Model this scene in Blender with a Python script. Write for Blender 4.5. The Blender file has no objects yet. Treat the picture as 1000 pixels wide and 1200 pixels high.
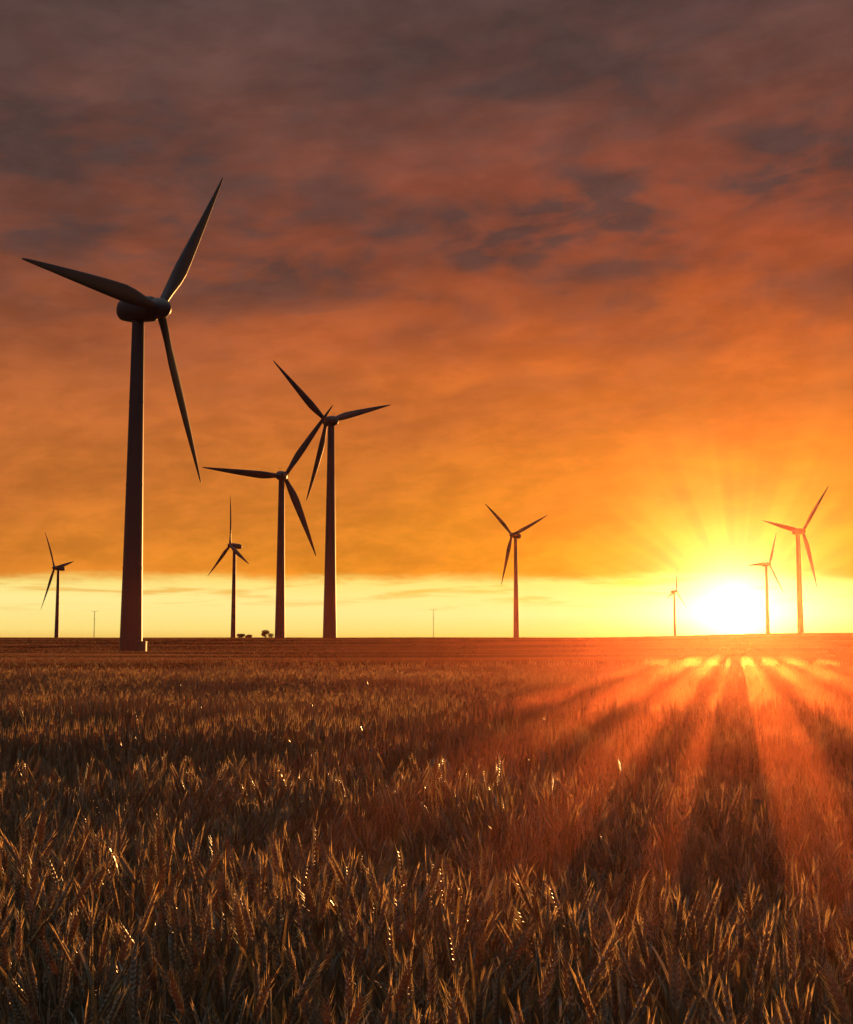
import bpy, math, numpy as np, random
from mathutils import Vector
rng=np.random.default_rng(7); random.seed(7)
PITCH=math.radians(5.635); CAM=(0,0,1.65)
SAZ=13.57; SEL=1.25; LEL=3.0
sc=bpy.context.scene
def lin(c):
    return tuple(((v/255)/12.92 if v/255<=0.04045 else ((v/255+0.055)/1.055)**2.4) for v in c)+(1.0,)
class G:
    def __init__(s,t): s.t=t
    def n(s,ty,**k):
        nd=s.t.nodes.new(ty)
        for a,b in k.items(): setattr(nd,a,b)
        return nd
    def setin(s,inp,v):
        if isinstance(v,bpy.types.NodeSocket): s.t.links.new(v,inp)
        elif isinstance(v,(tuple,list)): inp.default_value=tuple(v)[:len(inp.default_value)]
        else: inp.default_value=v
    def m(s,op,*a,clamp=False):
        nd=s.n('ShaderNodeMath',operation=op); nd.use_clamp=clamp
        for i,v in enumerate(a): s.setin(nd.inputs[i],v)
        return nd.outputs[0]
    def ss(s,v,a,b,c=0.0,d=1.0):
        nd=s.n('ShaderNodeMapRange',interpolation_type='SMOOTHSTEP')
        for i,x in enumerate((v,a,b,c,d)): s.setin(nd.inputs[i],x)
        return nd.outputs[0]
    def mix(s,f,a,b,bl='MIX'):
        nd=s.n('ShaderNodeMix',data_type='RGBA',blend_type=bl); nd.clamp_factor=True
        s.setin(nd.inputs[0],f); s.setin(nd.inputs[6],a); s.setin(nd.inputs[7],b)
        return nd.outputs[2]
    def vec(s,x,y,z=0.0):
        nd=s.n('ShaderNodeCombineXYZ')
        for i,v in enumerate((x,y,z)): s.setin(nd.inputs[i],v)
        return nd.outputs[0]
    def noise(s,v,scale=1.0,detail=5,rough=.55,dist=0.0):
        nd=s.n('ShaderNodeTexNoise')
        s.setin(nd.inputs['Vector'],v); s.setin(nd.inputs['Scale'],scale)
        nd.inputs['Detail'].default_value=detail; nd.inputs['Roughness'].default_value=rough; nd.inputs['Distortion'].default_value=dist
        return nd.outputs[0]
    def ramp(s,f,stops,interp='LINEAR'):
        nd=s.n('ShaderNodeValToRGB'); cr=nd.color_ramp; cr.interpolation=interp
        cr.elements[0].position=stops[0][0]; cr.elements[0].color=stops[0][1]
        cr.elements[1].position=stops[-1][0]; cr.elements[1].color=stops[-1][1]
        for p,c in stops[1:-1]:
            e=cr.elements.new(p); e.color=c
        s.setin(nd.inputs[0],f)
        return nd.outputs[0]
    def scale(s,col,f):
        nd=s.n('ShaderNodeVectorMath',operation='SCALE')
        s.setin(nd.inputs[0],col); s.setin(nd.inputs[3],f); return nd.outputs[0]
    def add(s,a,b):
        nd=s.n('ShaderNodeVectorMath',operation='ADD')
        s.setin(nd.inputs[0],a); s.setin(nd.inputs[1],b); return nd.outputs[0]
# ---------------- world
w=bpy.data.worlds.new("World"); sc.world=w; w.use_nodes=True
nt=w.node_tree; nt.nodes.clear(); g=G(nt)
tc=g.n('ShaderNodeTexCoord'); sep=g.n('ShaderNodeSeparateXYZ'); nt.links.new(tc.outputs['Generated'],sep.inputs[0])
X,Y,Z=sep.outputs
R2D=57.29578
az=g.m('MULTIPLY',g.m('ARCTAN2',X,Y),R2D)
el=g.m('MULTIPLY',g.m('ARCSINE',Z),R2D)
da=g.m('SUBTRACT',az,SAZ); de=g.m('SUBTRACT',el,SEL)
def gauss(ac,ec,sa,se,slope=0.0):
    a=g.m('SUBTRACT',az,ac); e=g.m('SUBTRACT',g.m('SUBTRACT',el,ec),g.m('MULTIPLY',a,slope))
    q=g.m('ADD',g.m('POWER',g.m('DIVIDE',g.m('ABSOLUTE',a),sa),2.0),g.m('POWER',g.m('DIVIDE',g.m('ABSOLUTE',e),se),2.0))
    return g.m('EXPONENT',g.m('MULTIPLY',q,-1.0))
r=g.m('SQRT',g.m('ADD',g.m('MULTIPLY',da,da),g.m('MULTIPLY',de,de)))
eln=g.m('DIVIDE',el,90.0,clamp=True)
els=[2.6,5.6,9.5,13.2,17,20.5,24,27.4]
L=[(226,134,42),(202,114,44),(178,97,46),(152,82,49),(130,72,51),(111,68,56),(97,67,60),(88,67,63)]
Rr=[(250,160,26),(247,149,32),(232,124,38),(210,101,40),(178,83,44),(141,73,52),(112,69,58),(94,66,61)]
def mk(cols):
    return [(e/90,lin(c)) for e,c in zip(els,cols)]+[(31/90,lin((84,65,63)))]
tR=g.m('EXPONENT',g.m('MULTIPLY',g.m('POWER',g.m('DIVIDE',g.m('ABSOLUTE',da),20.0),2.0),-1.0))
deck=g.mix(tR,g.ramp(eln,mk(L)),g.ramp(eln,mk(Rr)))
elw=g.m('SUBTRACT',el,g.m('MULTIPLY',az,0.07))
n1=g.noise(g.vec(g.m('DIVIDE',az,5.5),g.m('DIVIDE',elw,2.1),3.1),1.0,5,.54,.25)
n2=g.noise(g.vec(g.m('DIVIDE',az,15.0),g.m('DIVIDE',elw,4.6),9.7),1.0,3,.5,.2)
n3=g.noise(g.vec(g.m('DIVIDE',az,2.2),g.m('DIVIDE',elw,.9),1.7),1.0,4,.58,.2)
upper=g.ss(el,6.0,18.0)
place=g.m('ADD',gauss(15,20.0,9,1.6,.14),gauss(5.8,18.4,3.6,1.5,0.0))
place=g.m('ADD',place,gauss(4,25.0,9,1.8,-.05))
place=g.m('ADD',place,gauss(-16,21.0,7,2.6,0.0))
place=g.m('ADD',place,g.m('MULTIPLY',gauss(-9,16.6,9,2.0,.05),.8))
place=g.m('MINIMUM',place,1.0)
nn=g.m('ADD',g.m('MULTIPLY',n1,.72),g.m('MULTIPLY',n3,.28))
dk=g.m('ADD',g.m('MULTIPLY',g.ss(nn,.40,.67),.95),g.m('MULTIPLY',g.ss(n2,.42,.68),.55))
dk=g.m('ADD',g.m('MULTIPLY',dk,g.m('ADD',.22,g.m('MULTIPLY',upper,.42))),g.m('MULTIPLY',place,g.ss(nn,.34,.62,.12,.66)))
dk=g.m('MINIMUM',dk,.88)
darkc=g.mix(upper,lin((170,88,44)),lin((77,58,55)))
deck=g.mix(dk,deck,darkc)
lt=g.m('ADD',g.ss(n3,.3,.72,-.13,.15),g.ss(n2,.25,.55,.16,-.05))
deck=g.scale(deck,g.m('ADD',1.0,lt))
ang=g.m('ARCTAN2',da,de)
rn=g.noise(g.vec(g.m('MULTIPLY',ang,3.6),0.3,0.0),1.0,2,.6)
rays=g.ss(rn,.36,.64,-.4,.9)
fall=g.m('EXPONENT',g.m('DIVIDE',g.m('MULTIPLY',r,-1.0),2.6))
rw=g.m('MULTIPLY',g.m('MULTIPLY',rays,fall),g.ss(r,0.4,2.2))
eb=g.m('DIVIDE',el,3.5,clamp=True)
bandL=g.ramp(eb,[(0,lin((244,190,96))),(.12,lin((254,222,126))),(.5,lin((255,236,150))),(1,lin((250,208,84)))])
bandR=g.ramp(eb,[(0,lin((252,215,96))),(.3,lin((255,238,150))),(1,lin((255,222,92)))])
band=g.mix(tR,bandL,bandR)
st=g.noise(g.vec(g.m('DIVIDE',az,5.0),g.m('DIVIDE',el,0.45),5.0),1.0,4,.55,.3)
streak=g.m('MULTIPLY',g.ss(st,.5,.68),g.ss(el,.8,2.2))
band=g.mix(g.m('MULTIPLY',streak,.7),band,g.mix(tR,lin((232,158,60)),lin((255,190,50))))
edge=g.m('ADD',el,g.m('MULTIPLY',g.m('SUBTRACT',g.noise(g.vec(g.m('DIVIDE',az,4.0),g.m('DIVIDE',el,1.0),8.0),1.0,4,.6),.5),1.1))
dm=g.ss(edge,2.3,3.0)
sky=g.mix(dm,band,deck)
def lobe(w_,p=1.0):
    return g.m('EXPONENT',g.m('MULTIPLY',g.m('POWER',g.m('DIVIDE',r,w_),p),-1.0))
sky=g.add(sky,g.scale(lin((255,160,36)),g.m('MULTIPLY',lobe(3.2,1.0),.65)))
sky=g.add(sky,g.scale(lin((255,190,60)),g.m('MULTIPLY',rw,.95)))
sky=g.add(sky,g.scale((1,.78,.34),g.m('MULTIPLY',lobe(1.05,.95),5.5)))
sky=g.add(sky,g.scale((1,.80,.42),g.m('MULTIPLY',gauss(SAZ-.4,1.2,3.6,.8),.8)))
sky=g.mix(g.ss(el,-3,-.3),(0.05,0.03,0.02,1),sky)
ns=g.n('ShaderNodeTexSky',sky_type='NISHITA'); ns.sun_disc=False
ns.sun_elevation=math.radians(SEL); ns.sun_rotation=math.radians(SAZ)
tot=g.add(g.scale(sky,10.0),g.scale(ns.outputs[0],.03))
bg=g.n('ShaderNodeBackground'); bg.inputs[1].default_value=0.1; nt.links.new(tot,bg.inputs[0])
over_=g.ramp(eln,[(0,(.035,.04,.048,1)),(25/90,(.045,.048,.055,1)),(34/90,(.09,.09,.10,1)),(48/90,(.29,.32,.34,1)),(1.0,(.52,.59,.64,1))])
bg2=g.n('ShaderNodeBackground'); bg2.inputs[1].default_value=0.1; nt.links.new(g.scale(over_,10.0),bg2.inputs[0])
fac=g.m('MAXIMUM',g.ss(el,29.5,36),g.ss(g.m('ABSOLUTE',da),48,75))
ms=g.n('ShaderNodeMixShader'); nt.links.new(fac,ms.inputs[0]); nt.links.new(bg.outputs[0],ms.inputs[1]); nt.links.new(bg2.outputs[0],ms.inputs[2])
wo=g.n('ShaderNodeOutputWorld'); nt.links.new(ms.outputs[0],wo.inputs[0])
# ---------------- sun
sl=bpy.data.lights.new('sun','SUN'); sl.energy=5; sl.angle=math.radians(.5); sl.color=(1,.44,.12)
so=bpy.data.objects.new('sun',sl); sc.collection.objects.link(so)
sd=Vector((math.sin(math.radians(SAZ))*math.cos(math.radians(LEL)),math.cos(math.radians(SAZ))*math.cos(math.radians(LEL)),math.sin(math.radians(LEL))))
so.rotation_euler=sd.to_track_quat('Z','Y').to_euler(); so.location=(100,400,60)
# ---------------- camera
cd=bpy.data.cameras.new('camera'); co=bpy.data.objects.new('camera',cd); sc.collection.objects.link(co); sc.camera=co
cd.sensor_fit='HORIZONTAL'; cd.sensor_width=36; cd.lens=54; cd.clip_end=20000; cd.clip_start=.05
co.location=CAM; co.rotation_euler=(math.radians(90)+PITCH,0,0)
sc.view_settings.view_transform='Standard'; sc.view_settings.look='None'; sc.view_settings.exposure=0
# ---------------- terrain
def sst(v,a,b):
    t=np.clip((v-a)/(b-a),0,1); return t*t*(3-2*t)
def terr(x,y):
    x=np.asarray(x,float); y=np.asarray(y,float)
    z=-1.07*sst(y,40,230)+2.45*sst(y,260,540)-14*sst(y,1500,4500)
    z=z+2.0*sst(x/np.maximum(y,50),.12,.30)*sst(y,250,560)*(1-sst(y,1500,3000))
    z=z+.12*np.sin(x*.031+1)*np.sin(y*.027)*sst(y,20,80)
    return z
xs=np.concatenate([-np.geomspace(6000,1,70),[0],np.geomspace(1,6000,70)])
ys=np.concatenate([[-3000,-800,-200,-60,-20,-8,-3],np.linspace(0,60,40),np.geomspace(62,9000,120)])
XX,YY=np.meshgrid(xs,ys); ZZ=terr(XX,YY)
def mesh_from(name,verts,faces,mats=(),mi=None,smooth=False):
    me=bpy.data.meshes.new(name); me.from_pydata([tuple(map(float,v)) for v in verts],[],faces); 
    for m_ in mats: me.materials.append(m_)
    if mi is not None: me.polygons.foreach_set('material_index',mi)
    if smooth: me.polygons.foreach_set('use_smooth',[True]*len(me.polygons))
    me.update(); return me
nx=len(xs)
fv=np.stack([XX.ravel(),YY.ravel(),ZZ.ravel()],1)
ff=[(j*nx+i,j*nx+i+1,(j+1)*nx+i+1,(j+1)*nx+i) for j in range(len(ys)-1) for i in range(nx-1)]
def newmat(name):
    m_=bpy.data.materials.new(name); m_.use_nodes=True; t=m_.node_tree
    return m_,G(t),t.nodes['Principled BSDF'],t.nodes['Material Output']
gm,gg,bs,_=newmat('field_soil')
tcg=gg.n('ShaderNodeTexCoord').outputs['Object']
nz=gg.noise(tcg,.03,4,.6); nz2=gg.noise(tcg,.9,4,.6)
colr=gg.mix(nz,(.13,.06,.03,1),(.24,.13,.06,1)); colr=gg.mix(gg.m('MULTIPLY',nz2,.5),colr,(.07,.04,.02,1))
gg.setin(bs.inputs['Base Color'],colr); bs.inputs['Roughness'].default_value=.9
bp=gg.n('ShaderNodeBump'); bp.inputs['Strength'].default_value=.6; bp.inputs['Distance'].default_value=.4; gg.setin(bp.inputs['Height'],nz2); gg.setin(bs.inputs['Normal'],bp.outputs[0])
ground=bpy.data.objects.new('ground',mesh_from('ground',fv,ff,[gm],smooth=True)); sc.collection.objects.link(ground)
# ---------------- wheat
def wheatmat(name,c1,c2,trans,rough,tcol,field=False,sheen=0.0):
    m_,h,b,out=newmat(name)
    oi=h.n('ShaderNodeObjectInfo'); geo=h.n('ShaderNodeNewGeometry')
    rnd=h.m('FRACT',h.m('ADD',h.m('MULTIPLY',oi.outputs['Random'],3.7),geo.outputs['Random Per Island']))
    col=h.mix(rnd,c1,c2)
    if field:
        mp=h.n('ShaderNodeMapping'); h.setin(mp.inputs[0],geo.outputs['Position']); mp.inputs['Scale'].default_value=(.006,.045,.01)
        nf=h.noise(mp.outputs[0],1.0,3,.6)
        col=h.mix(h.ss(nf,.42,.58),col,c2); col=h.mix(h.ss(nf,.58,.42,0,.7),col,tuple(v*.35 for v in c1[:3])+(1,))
    h.setin(b.inputs['Base Color'],col); b.inputs['Roughness'].default_value=rough
    b.inputs['Specular IOR Level'].default_value=.5
    if sheen:
        b.inputs['Sheen Weight'].default_value=sheen; b.inputs['Sheen Roughness'].default_value=.15; b.inputs['Sheen Tint'].default_value=(1,.65,.35,1)
    tr=h.n('ShaderNodeBsdfTranslucent'); h.setin(tr.inputs[0],h.mix(.7,col,tcol) if not field else col)
    mx=h.n('ShaderNodeMixShader'); mx.inputs[0].default_value=trans
    h.t.links.new(b.outputs[0],mx.inputs[1]); h.t.links.new(tr.outputs[0],mx.inputs[2]); h.t.links.new(mx.outputs[0],out.inputs[0])
    return m_
m_ear=wheatmat('wheat_ear',(.10,.11,.08,1),(.21,.20,.14,1),.32,.32,(1,.52,.18,1),sheen=.25)
m_leaf=wheatmat('wheat_leaf',(.04,.062,.045,1),(.10,.12,.08,1),.27,.32,(.75,.40,.12,1))
m_awn=wheatmat('wheat_awn',(.3,.24,.14,1),(.5,.34,.18,1),.75,.3,(1,.62,.24,1))
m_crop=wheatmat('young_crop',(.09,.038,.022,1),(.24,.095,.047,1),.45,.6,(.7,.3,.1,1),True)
class MB:
    def __init__(s): s.v=[];s.f=[];s.m=[]
    def add(s,vs,fs,mi):
        o=len(s.v); s.v+=[tuple(p) for p in vs]; s.f+=[tuple(i+o for i in f) for f in fs]; s.m+=[mi]*len(fs)
def cross(a,b): return np.array([a[1]*b[2]-a[2]*b[1],a[2]*b[0]-a[0]*b[2],a[0]*b[1]-a[1]*b[0]])
def nrm(a): return a/math.sqrt(a[0]*a[0]+a[1]*a[1]+a[2]*a[2])
def frame(d):
    d=nrm(d); a=nrm(cross(d,(0.31,0.95,0.05))); b=cross(d,a); return d,a,b
def tube(mb,pts,rad,sides,mi):
    vs=[];n=len(pts)
    for i,p in enumerate(pts):
        d=pts[min(i+1,n-1)]-pts[max(i-1,0)]; d,a,b=frame(d)
        for k in range(sides):
            t=2*math.pi*k/sides; vs.append(p+(a*math.cos(t)+b*math.sin(t))*rad[i])
    fs=[(i*sides+k,i*sides+(k+1)%sides,(i+1)*sides+(k+1)%sides,(i+1)*sides+k) for i in range(n-1) for k in range(sides)]
    mb.add(vs,fs,mi)
def leaf(mb,base,dirh,length,width,up,droop,segs,mi=1):
    side=np.array([-dirh[1],dirh[0],0]); 
    pts=[base]; ang=up
    for i in range(segs):
        ang-=droop/segs*(.4+1.2*i/segs)
        pts.append(pts[-1]+(dirh*math.cos(ang)+np.array([0,0,1])*math.sin(ang))*length/segs)
    vs=[];tw=random.uniform(-1.2,1.2)
    for i,p in enumerate(pts):
        t=i/segs; wv=width*(math.sin(math.pi*min(1,.18+.82*t))**.7 if t<1 else .02)*.5
        a=tw*t; sv=side*math.cos(a)+np.array([0,0,1])*math.sin(a)*.7
        vs+= [p-sv*wv,p+sv*wv]
    mb.add(vs,[(2*i,2*i+1,2*i+3,2*i+2) for i in range(segs)],mi)
def stalk(mb,x,y,h,lod,wf=1.0):
    b=np.array([x,y,0.]); la=random.uniform(0,6.283); ln=abs(random.gauss(0,.07))
    ld=np.array([math.cos(la),math.sin(la),0])
    eL=random.uniform(.085,.12)
    if lod==0:
        pts=[b+ld*ln*h*(t**2)+np.array([0,0,h*t]) for t in (.3,.6,.85,1)]
        tube(mb,pts,[.0022,.002,.0017,.0015],3,1)
        d,a,bb=frame(pts[-1]-pts[-2]+ld*.08*random.random())
        p0=pts[-1]; rot=random.uniform(0,3.14); a2=a*math.cos(rot)+bb*math.sin(rot); b2=cross(d,a2)
        N=9
        for i in range(N*2):
            t=(i+.5)/(N*2); s_=1 if i%2 else -1
            c=p0+d*eL*t+a2*s_*.0042
            w_=.0050*(1.0 if t<.6 else 1.0-.6*(t-.6)/.4)
            if t<.15: w_*=.7
            ax=nrm(d*.90+a2*s_*.48); ln2=.0098
            q=cross(ax,b2); 
            vs=[c-ax*ln2,c+q*w_,c+b2*w_*1.15,c-q*w_,c-b2*w_*1.15,c+ax*ln2]
            mb.add(vs,[(0,2,1),(0,3,2),(0,4,3),(0,1,4),(5,1,2),(5,2,3),(5,3,4),(5,4,1)],0)
            if random.random()<.85:
                tip=c+ax*ln2*(1.8+random.random()*2.0)+d*.008
                mb.add([c+ax*ln2*.6+b2*.0011,c+ax*ln2*.6-b2*.0011,tip],[(0,1,2)],2)
        for k in range(random.choice((2,2,3))):
            t=random.choice((.62,.72,.82,.9)); an=random.uniform(0,6.283)
            leaf(mb,b+ld*ln*h*t*t+np.array([0,0,h*t]),np.array([math.cos(an),math.sin(an),0]),random.uniform(.10,.18),random.uniform(.008,.012),random.uniform(1.2,1.5),random.uniform(.1,1.1),5)
    elif lod==1:
        top=b+ld*ln*h+np.array([0,0,h])
        tube(mb,[b+np.array([0,0,h*.45]),top],[.003,.002],3,1)
        d,a,bb=frame(top-b+ld*.1)
        R=.0078
        pts=[top,top+d*eL*.15,top+d*eL*.6,top+d*eL]
        tube(mb,pts,[.002,R,R*.85,.001],4,0)
        for s_ in (-1,1):
            p=top+d*eL*.6; mb.add([p+a*.004*s_,p+d*.012+a*.004*s_,p+d*eL*.75+a*.014*s_],[(0,1,2)],2)
        for k in range(2):
            t=random.uniform(.6,.9); an=random.uniform(0,6.283)
            leaf(mb,b+np.array([0,0,h*t]),np.array([math.cos(an),math.sin(an),0]),random.uniform(.10,.18),.012,random.uniform(1.15,1.5),random.uniform(.1,1.1),3)
    else:
        top=b+ld*ln*h+np.array([0,0,h+.08]); an=random.uniform(0,3.14); s_=np.array([math.cos(an),math.sin(an),0])*.008*wf
        mid=b+ld*ln*h*.8+np.array([0,0,h*.8])
        mb.add([b+s_*.5,b-s_*.5,mid-s_,mid+s_,top],[(0,1,2,3),(3,2,4)],0)
coll=bpy.data.collections.new('wheat_plants')
def mkvar(name,dens,size,lod,wf=1.0,h0=.80,sd_=.06):
    mb=MB()
    for _ in range(int(dens*size*size)):
        stalk(mb,random.uniform(-.5,.5)*size,random.uniform(-.5,.5)*size,h0+max(-2*sd_,min(2*sd_,random.gauss(0,sd_))),lod,wf)
    o=bpy.data.objects.new(name,mesh_from(name,mb.v,mb.f,[m_crop] if lod==2 else [m_ear,m_leaf,m_awn],mb.m)); coll.objects.link(o)
for i in range(6): mkvar('a%d_wheat_tuft'%i,235,.5,0,1.0,.82,.07)
for i in range(6): mkvar('b%d_wheat_tuft'%i,170,.8,1)
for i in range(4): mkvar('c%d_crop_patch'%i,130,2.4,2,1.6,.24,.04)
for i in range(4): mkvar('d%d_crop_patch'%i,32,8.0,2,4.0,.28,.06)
pts=[];idx=[];rot=[];scl=[]
def canopy(x,y):
    return 1+.05*math.sin(x*.9+1.3*math.sin(y*.35))*math.sin(y*1.1+.6*math.sin(x*.5))+.075*math.sin(y*.62+.2*x+1)+.075*math.sin(y*2.3+.9*math.sin(x*1.1)+.3*x)*(1 if y<14 else .4)
def tiles(y0,y1,size,ids,wav=1):
    for j in range(int((y1-y0)/size+.01)):
        y=y0+(j+.5)*size; W=.42*y+1.6+size; n=int(W/size)+1
        for i in range(-n,n+1):
            x=(i+.5*(j%2))*size+random.uniform(-.05,.05)*size
            c=canopy(x,y) if wav else 1+.35*math.sin(y*.11+.02*x+1.5*math.sin(x*.02))+.15*math.sin(y*.31)
            pts.append((x,y+random.uniform(-.05,.05)*size,float(terr(x,y)))); idx.append(random.choice(ids)); rot.append((0,0,random.randrange(4)*math.pi/2+random.uniform(-.06,.06)))
            scl.append((1,1,c*random.uniform(.98,1.02)))
tiles(.8,7.3,.5,[0,1,2,3,4,5])
tiles(7.3,31.3,.8,[6,7,8,9,10,11])
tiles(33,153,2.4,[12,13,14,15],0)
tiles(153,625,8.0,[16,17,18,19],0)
me=bpy.data.meshes.new('wheat_field'); me.from_pydata(pts,[],[])
a=me.attributes.new('idx','INT','POINT'); a.data.foreach_set('value',idx)
a=me.attributes.new('rot','FLOAT_VECTOR','POINT'); a.data.foreach_set('vector',np.array(rot).ravel())
a=me.attributes.new('scl','FLOAT_VECTOR','POINT'); a.data.foreach_set('vector',np.array(scl,float).ravel())
wf=bpy.data.objects.new('wheat_field',me); sc.collection.objects.link(wf)
gt=bpy.data.node_groups.new('scatter','GeometryNodeTree')
gt.interface.new_socket('Geometry',in_out='INPUT',socket_type='NodeSocketGeometry'); gt.interface.new_socket('Geometry',in_out='OUTPUT',socket_type='NodeSocketGeometry')
gi=gt.nodes.new('NodeGroupInput'); go=gt.nodes.new('NodeGroupOutput')
ip=gt.nodes.new('GeometryNodeInstanceOnPoints'); ci=gt.nodes.new('GeometryNodeCollectionInfo')
ci.inputs['Collection'].default_value=coll; ci.inputs['Separate Children'].default_value=True; ci.inputs['Reset Children'].default_value=True
ip.inputs['Pick Instance'].default_value=True
def na(nm,dt):
    q=gt.nodes.new('GeometryNodeInputNamedAttribute'); q.data_type=dt; q.inputs[0].default_value=nm; return q.outputs[0]
gt.links.new(gi.outputs[0],ip.inputs['Points']); gt.links.new(ci.outputs[0],ip.inputs['Instance'])
gt.links.new(na('idx','INT'),ip.inputs['Instance Index']); gt.links.new(na('rot','FLOAT_VECTOR'),ip.inputs['Rotation']); gt.links.new(na('scl','FLOAT_VECTOR'),ip.inputs['Scale'])
gt.links.new(ip.outputs[0],go.inputs[0])
md=wf.modifiers.new('scatter','NODES'); md.node_group=gt
# ---------------- mist added for sun glow and rays
def boxm(mb,c,s):
    x,y,z=c; a,b,d=s[0]/2,s[1]/2,s[2]/2
    mb.add([(x+i*a,y+j*b,z+k*d) for k in (-1,1) for i,j in ((-1,-1),(1,-1),(1,1),(-1,1))],[(3,2,1,0),(4,5,6,7),(0,1,5,4),(1,2,6,5),(2,3,7,6),(3,0,4,7)],0)
def mist(name,c,boxes,dens,gg_,col,rz=0):
    mm=bpy.data.materials.new(name); mm.use_nodes=True; t=mm.node_tree; t.nodes.clear()
    vs=t.nodes.new('ShaderNodeVolumeScatter'); vs.inputs['Color'].default_value=col; vs.inputs['Density'].default_value=dens; vs.inputs['Anisotropy'].default_value=gg_
    o_=t.nodes.new('ShaderNodeOutputMaterial'); t.links.new(vs.outputs[0],o_.inputs['Volume'])
    mb=MB()
    for cc_,ss_ in boxes: boxm(mb,cc_,ss_)
    o=bpy.data.objects.new(name,mesh_from(name,mb.v,mb.f,[mm])); sc.collection.objects.link(o); o.location=c; o.rotation_euler=(0,0,rz)
mist('glow_mist',(0,12,.45),[((0,0,0),(80,30,4.1))],.0017,.925,(1,.28,.15,1))  # added volume, tinted red to imitate the sun's glow over the field
# added mist strips, shaped to imitate light rays fanning from the sun
beams=[]
for off,wd,hh in ((-2.2,.4,.2),(-1.25,.40,.28),(-.66,.30,.28),(-.24,.13,.22),(.26,.30,.30),(.86,.34,.28),(1.5,.4,.26),(2.5,.5,.2)):
    beams.append(((off,22,.82+hh/2),(wd,39,hh)))
mist('mist_beams',(0,0,.0),beams,.015,.90,(1,.25,.10,1),-math.radians(SAZ))
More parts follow.
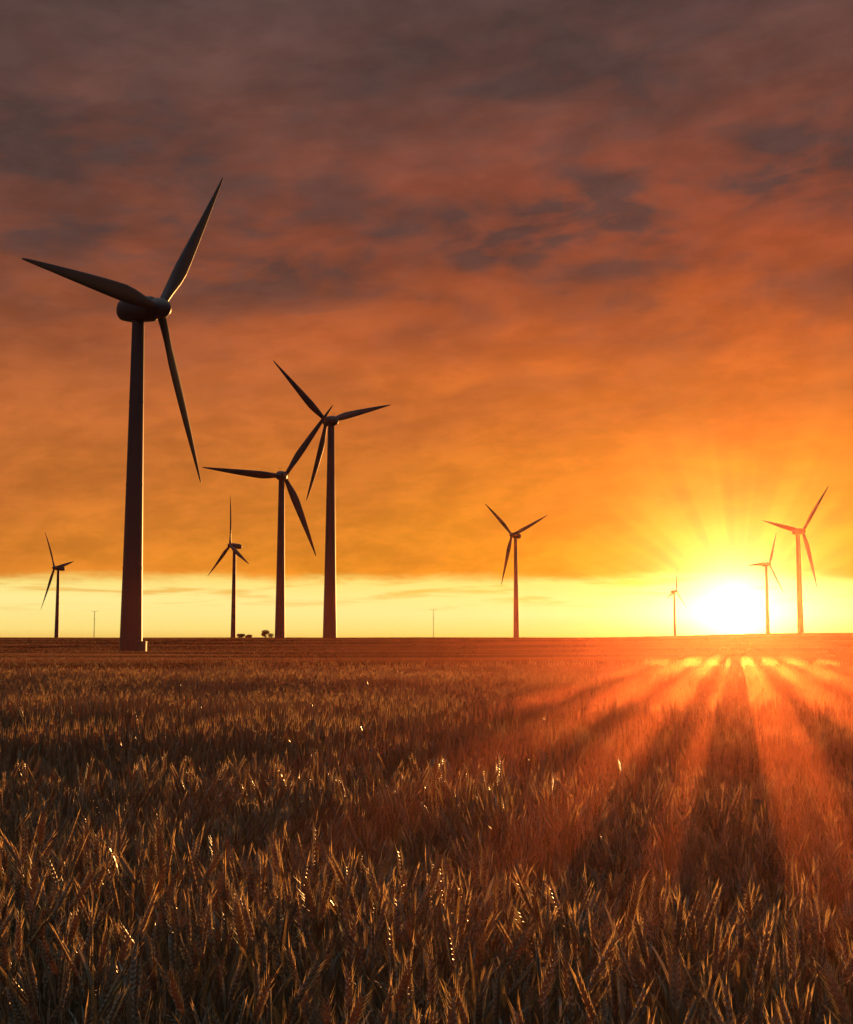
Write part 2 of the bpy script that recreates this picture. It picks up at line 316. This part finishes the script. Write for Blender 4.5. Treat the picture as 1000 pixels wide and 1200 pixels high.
# ---------------- turbine
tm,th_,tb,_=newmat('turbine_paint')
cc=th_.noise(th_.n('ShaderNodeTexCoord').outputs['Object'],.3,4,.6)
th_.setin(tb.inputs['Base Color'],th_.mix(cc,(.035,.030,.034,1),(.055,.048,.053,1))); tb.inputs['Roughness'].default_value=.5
def child(name,mb,parent,smooth=True,mat=None):
    o=bpy.data.objects.new(name,mesh_from(name,mb.v,mb.f,[mat or tm],smooth=smooth)); sc.collection.objects.link(o); o.parent=parent; return o
def turbine(base,hub,psi,tau,th,R,cone,over,rb,rtp,nl,nr):
    e=bpy.data.objects.new('wind_turbine',None); sc.collection.objects.link(e); e.location=base
    psi,tau,th,cone=map(math.radians,(psi,tau,th,cone))
    B=np.array(base,float); H=np.array(hub,float)-B
    a=np.array([math.sin(psi)*math.cos(tau),-math.cos(psi)*math.cos(tau),math.sin(tau)])
    h=np.array([math.cos(psi),math.sin(psi),0]); U=np.array([-math.sin(psi)*math.sin(tau),math.cos(psi)*math.sin(tau),math.cos(tau)])
    ht=H[2]-nr*.75; mb=MB()
    zs=[-1.0]+[ht*t for t in (0,.002,.01,.25,.252,.5,.502,.75,.752,.985,1.0)]
    def rr(z): t=max(0,z/ht); return rb+(rtp-rb)*(t**.85)
    rad=[rb if z<0 else rr(z) for z in zs]
    n=32; vs=[(rad[i]*math.cos(2*math.pi*k/n),rad[i]*math.sin(2*math.pi*k/n),zs[i]) for i in range(len(zs)) for k in range(n)]
    mb.add(vs,[(i*n+k,i*n+(k+1)%n,(i+1)*n+(k+1)%n,(i+1)*n+k) for i in range(len(zs)-1) for k in range(n)]+[tuple((len(zs)-1)*n+k for k in range(n))],0)
    child('tower',mb,e)
    mb=MB()
    for zf in (.25,.5,.75):
        z=ht*zf; q=rr(z)+.06
        vs=[(q*math.cos(2*math.pi*k/n),q*math.sin(2*math.pi*k/n),z+dz) for dz in (-.12,.12) for k in range(n)]
        mb.add(vs,[(k,(k+1)%n,n+(k+1)%n,n+k) for k in range(n)],0)
    child('tower_flanges',mb,e)
    mb=MB()
    boxm(mb,(0,-rb-.02,2.2),(1.0,.16,2.2))
    for k in range(5): boxm(mb,(0,-rb-.35-.3*(4-k),.1+.2*k),(1.3,.3,.2+.02*k))
    child('door_and_steps',mb,e,False)
    def loft(name,st,sides=24,pw=2.4):
        mb=MB(); vs=[]
        for (s_,ry,rz,oz) in st:
            for k in range(sides):
                t=2*math.pi*k/sides; cx,cy=math.cos(t),math.sin(t)
                f=(abs(cx)**pw+abs(cy)**pw)**(-1/pw)
                vs.append(H+a*s_+h*cx*f*ry+U*(cy*f*rz+oz))
        m_=len(st)
        mb.add(vs,[(i*sides+k,i*sides+(k+1)%sides,(i+1)*sides+(k+1)%sides,(i+1)*sides+k) for i in range(m_-1) for k in range(sides)]+[tuple(range(sides)),tuple((m_-1)*sides+k for k in range(sides))],0)
        return child(name,mb,e)
    loft('nacelle',[(-nl,.25*nr,.25*nr,-.1*nr),(-nl*.985,.6*nr,.55*nr,-.08*nr),(-nl*.93,.82*nr,.8*nr,-.04*nr),(-nl*.75,.95*nr,.97*nr,0),(-nl*.4,nr,nr,0),(-nl*.2,.97*nr,.97*nr,0),(-1.35*nr/2.4,.86*nr,.88*nr,0)])
    loft('hub',[(-1.2*nr/2.4,.78*nr,.78*nr,0),(-.4*nr/2.4,.84*nr,.84*nr,0),(.4*nr,.76*nr,.76*nr,0),(.75*nr,.52*nr,.52*nr,0),(.95*nr,.25*nr,.25*nr,0),(1.0*nr,.05*nr,.05*nr,0)],pw=2.0)
    mb=MB(); p0=H-a*nl*.8+U*nr*.85; 
    for q in (-.5,.5): tube(mb,[p0+h*q,p0+h*q+np.array([0,0,1.5])],[.05,.05],5,0)
    tube(mb,[p0-h*.8+np.array([0,0,1.3]),p0+h*.8+np.array([0,0,1.3])],[.04,.04],5,0)
    child('wind_vane',mb,e)
    for bi in range(3):
        t=th+bi*2*math.pi/3
        rd=(math.cos(t)*U+math.sin(t)*h); tg=(-math.sin(t)*U+math.cos(t)*h)
        mb=MB(); vs=[]; S=[.0,.03,.06,.10,.15,.2,.27,.35,.45,.55,.65,.75,.85,.92,.97,.99,1.0]; sides=16
        for s_ in S:
            rr_=nr*.45+(R-nr*.45)*s_
            cb=R*.023
            if s_<.27:
                q=s_/.27; q=q*q*(3-2*q); ch=cb*2*(1-q)+R*.088*q; thk=cb*2*(1-q)+R*.022*q
            else:
                q=(s_-.27)/.73; ch=R*(.088*(1-q**1.25)+.010*q); thk=R*(.022*(1-q)+.002)
            if s_>.96: ch*=math.sqrt(max(0,1-((s_-.96)/.04)**2))*.9+.1
            tw=-math.radians(20*(1-s_)**1.6+0)
            cdir=tg*math.cos(tw)-a*math.sin(tw); ndir=a*math.cos(tw)+tg*math.sin(tw)
            ctr=H+rd*rr_*math.cos(cone)+a*(math.sin(cone)*R*s_**2)
            off=(ch-cb*2)*.22 if s_>.03 else 0
            for k in range(sides):
                u=2*math.pi*k/sides; x_=math.cos(u); y_=math.sin(u)
                prof=1.0 if s_<.05 else (1.0-.45*max(0,x_)*min(1,s_/.2))
                vs.append(ctr+cdir*(x_*ch*.5+off)+ndir*y_*thk*.5*prof)
        m_=len(S)
        mb.add(vs,[(i*sides+k,i*sides+(k+1)%sides,(i+1)*sides+(k+1)%sides,(i+1)*sides+k) for i in range(m_-1) for k in range(sides)]+[tuple((m_-1)*sides+k for k in range(sides))],0)
        child('blade_%d'%(bi+1),mb,e)
def place_t(hub,psi,tau,th,R,cone,over,rb,rtp,nl,nr):
    p=math.radians(psi); bx=hub[0]-math.sin(p)*over; by=hub[1]+math.cos(p)*over
    turbine((bx,by,float(terr(bx,by))),hub,psi,tau,th,R,cone,over,rb,rtp,nl,nr)
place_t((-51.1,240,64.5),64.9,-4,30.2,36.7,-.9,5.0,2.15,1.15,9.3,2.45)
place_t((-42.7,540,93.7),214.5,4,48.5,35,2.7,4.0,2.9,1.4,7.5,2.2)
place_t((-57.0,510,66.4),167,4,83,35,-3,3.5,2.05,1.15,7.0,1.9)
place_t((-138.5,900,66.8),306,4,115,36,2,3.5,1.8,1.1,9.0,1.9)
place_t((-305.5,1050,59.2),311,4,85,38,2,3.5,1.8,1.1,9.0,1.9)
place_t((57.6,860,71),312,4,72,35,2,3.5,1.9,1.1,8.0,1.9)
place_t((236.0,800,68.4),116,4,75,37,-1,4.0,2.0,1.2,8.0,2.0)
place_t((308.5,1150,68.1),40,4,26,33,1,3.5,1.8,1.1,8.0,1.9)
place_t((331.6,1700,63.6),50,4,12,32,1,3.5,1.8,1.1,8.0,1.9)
# ---------------- masts
def mast(x,y,hgt):
    z=float(terr(x,y)); mb=MB(); v=lambda a,b,c: np.array([a,b,c],float)
    for k in range(3):
        a=k*2.0944; tube(mb,[v(.45*math.cos(a),.45*math.sin(a),-1),v(.3*math.cos(a),.3*math.sin(a),hgt)],[.14,.10],5,0)
    n=int(hgt/1.5)
    for i in range(n):
        for k in range(3):
            a=k*2.0944; b=a+2.0944; r1=.45-.15*i/n
            tube(mb,[v(r1*math.cos(a),r1*math.sin(a),i*1.5),v(r1*math.cos(b),r1*math.sin(b),i*1.5+1.5)],[.06,.06],3,0)
    for q,wd in ((.98,3.2),(.7,2.0)): tube(mb,[v(-wd,0,hgt*q),v(wd,0,hgt*q)],[.12,.12],5,0)
    for s_ in (-3.1,3.1): tube(mb,[v(s_,0,hgt*.98),v(s_,0,hgt*.98+1.4)],[.12,.12],5,0)
    o=bpy.data.objects.new('weather_mast',mesh_from('weather_mast',mb.v,mb.f,[tm])); sc.collection.objects.link(o); o.location=(x,y,z)
mast(-388,1500,32); mast(8,1500,34)
# ---------------- cabinet
cm,ch_,cb_,_=newmat('cabinet_paint'); cb_.inputs['Base Color'].default_value=(.07,.065,.06,1); cb_.inputs['Roughness'].default_value=.6
e=bpy.data.objects.new('electrical_cabinet',None); sc.collection.objects.link(e); cx,cy=-52.2,236.5; e.location=(cx,cy,float(terr(cx,cy)))
mb=MB(); boxm(mb,(0,0,.05),(1.6,1.3,.5)); child('plinth',mb,e,False,cm)
mb=MB(); boxm(mb,(0,0,1.15),(1.4,1.1,1.7)); child('body',mb,e,False,cm)
mb=MB(); boxm(mb,(0,0,2.06),(1.6,1.3,.12)); boxm(mb,(0,0,2.16),(1.2,.9,.08)); child('roof',mb,e,False,cm)
mb=MB(); boxm(mb,(-.34,-.565,1.15),(.62,.03,1.5)); boxm(mb,(.34,-.565,1.15),(.62,.03,1.5)); boxm(mb,(.06,-.60,1.15),(.04,.04,.2)); child('doors',mb,e,False,cm)
# ---------------- bushes
bm_,bh,bb_,_=newmat('bush_leaves'); bb_.inputs['Base Color'].default_value=(.05,.05,.025,1); bb_.inputs['Roughness'].default_value=.7
def bush(x,y,wd,hg):
    z=float(terr(x,y)); mb=MB()
    cl=[(random.uniform(-.5,.5)*wd*.75,random.uniform(-.3,.3)*wd,random.uniform(.25,.75)*hg,random.uniform(.16,.3)*wd) for _ in range(11)]
    for c in cl:
        tube(mb,[np.array([c[0]*.2,c[1]*.2,-.3]),np.array([c[0]*.7,c[1]*.7,c[2]*.6]),np.array([c[0],c[1],c[2]])],[.12,.07,.03],5,0)
        for _ in range(420):
            d=nrm(np.array([random.gauss(0,1) for _ in range(3)])); q=c[3]*random.random()**.4
            p=np.array(c[:3])+d*q*np.array([1,1,.75])
            if p[2]<0: continue
            _,s1,s2=frame(np.array([random.gauss(0,1) for _ in range(3)])); k=.14
            mb.add([p-s1*k,p+s2*k*.6,p+s1*k,p-s2*k*.6],[(0,1,2,3)],0)
    o=bpy.data.objects.new('bush',mesh_from('bush',mb.v,mb.f,[bm_])); sc.collection.objects.link(o); o.location=(x,y,z)
bush(-89.5,620,3.6,2.6); bush(-86,622,3.0,2.0); bush(-77,620,5.2,4.4)
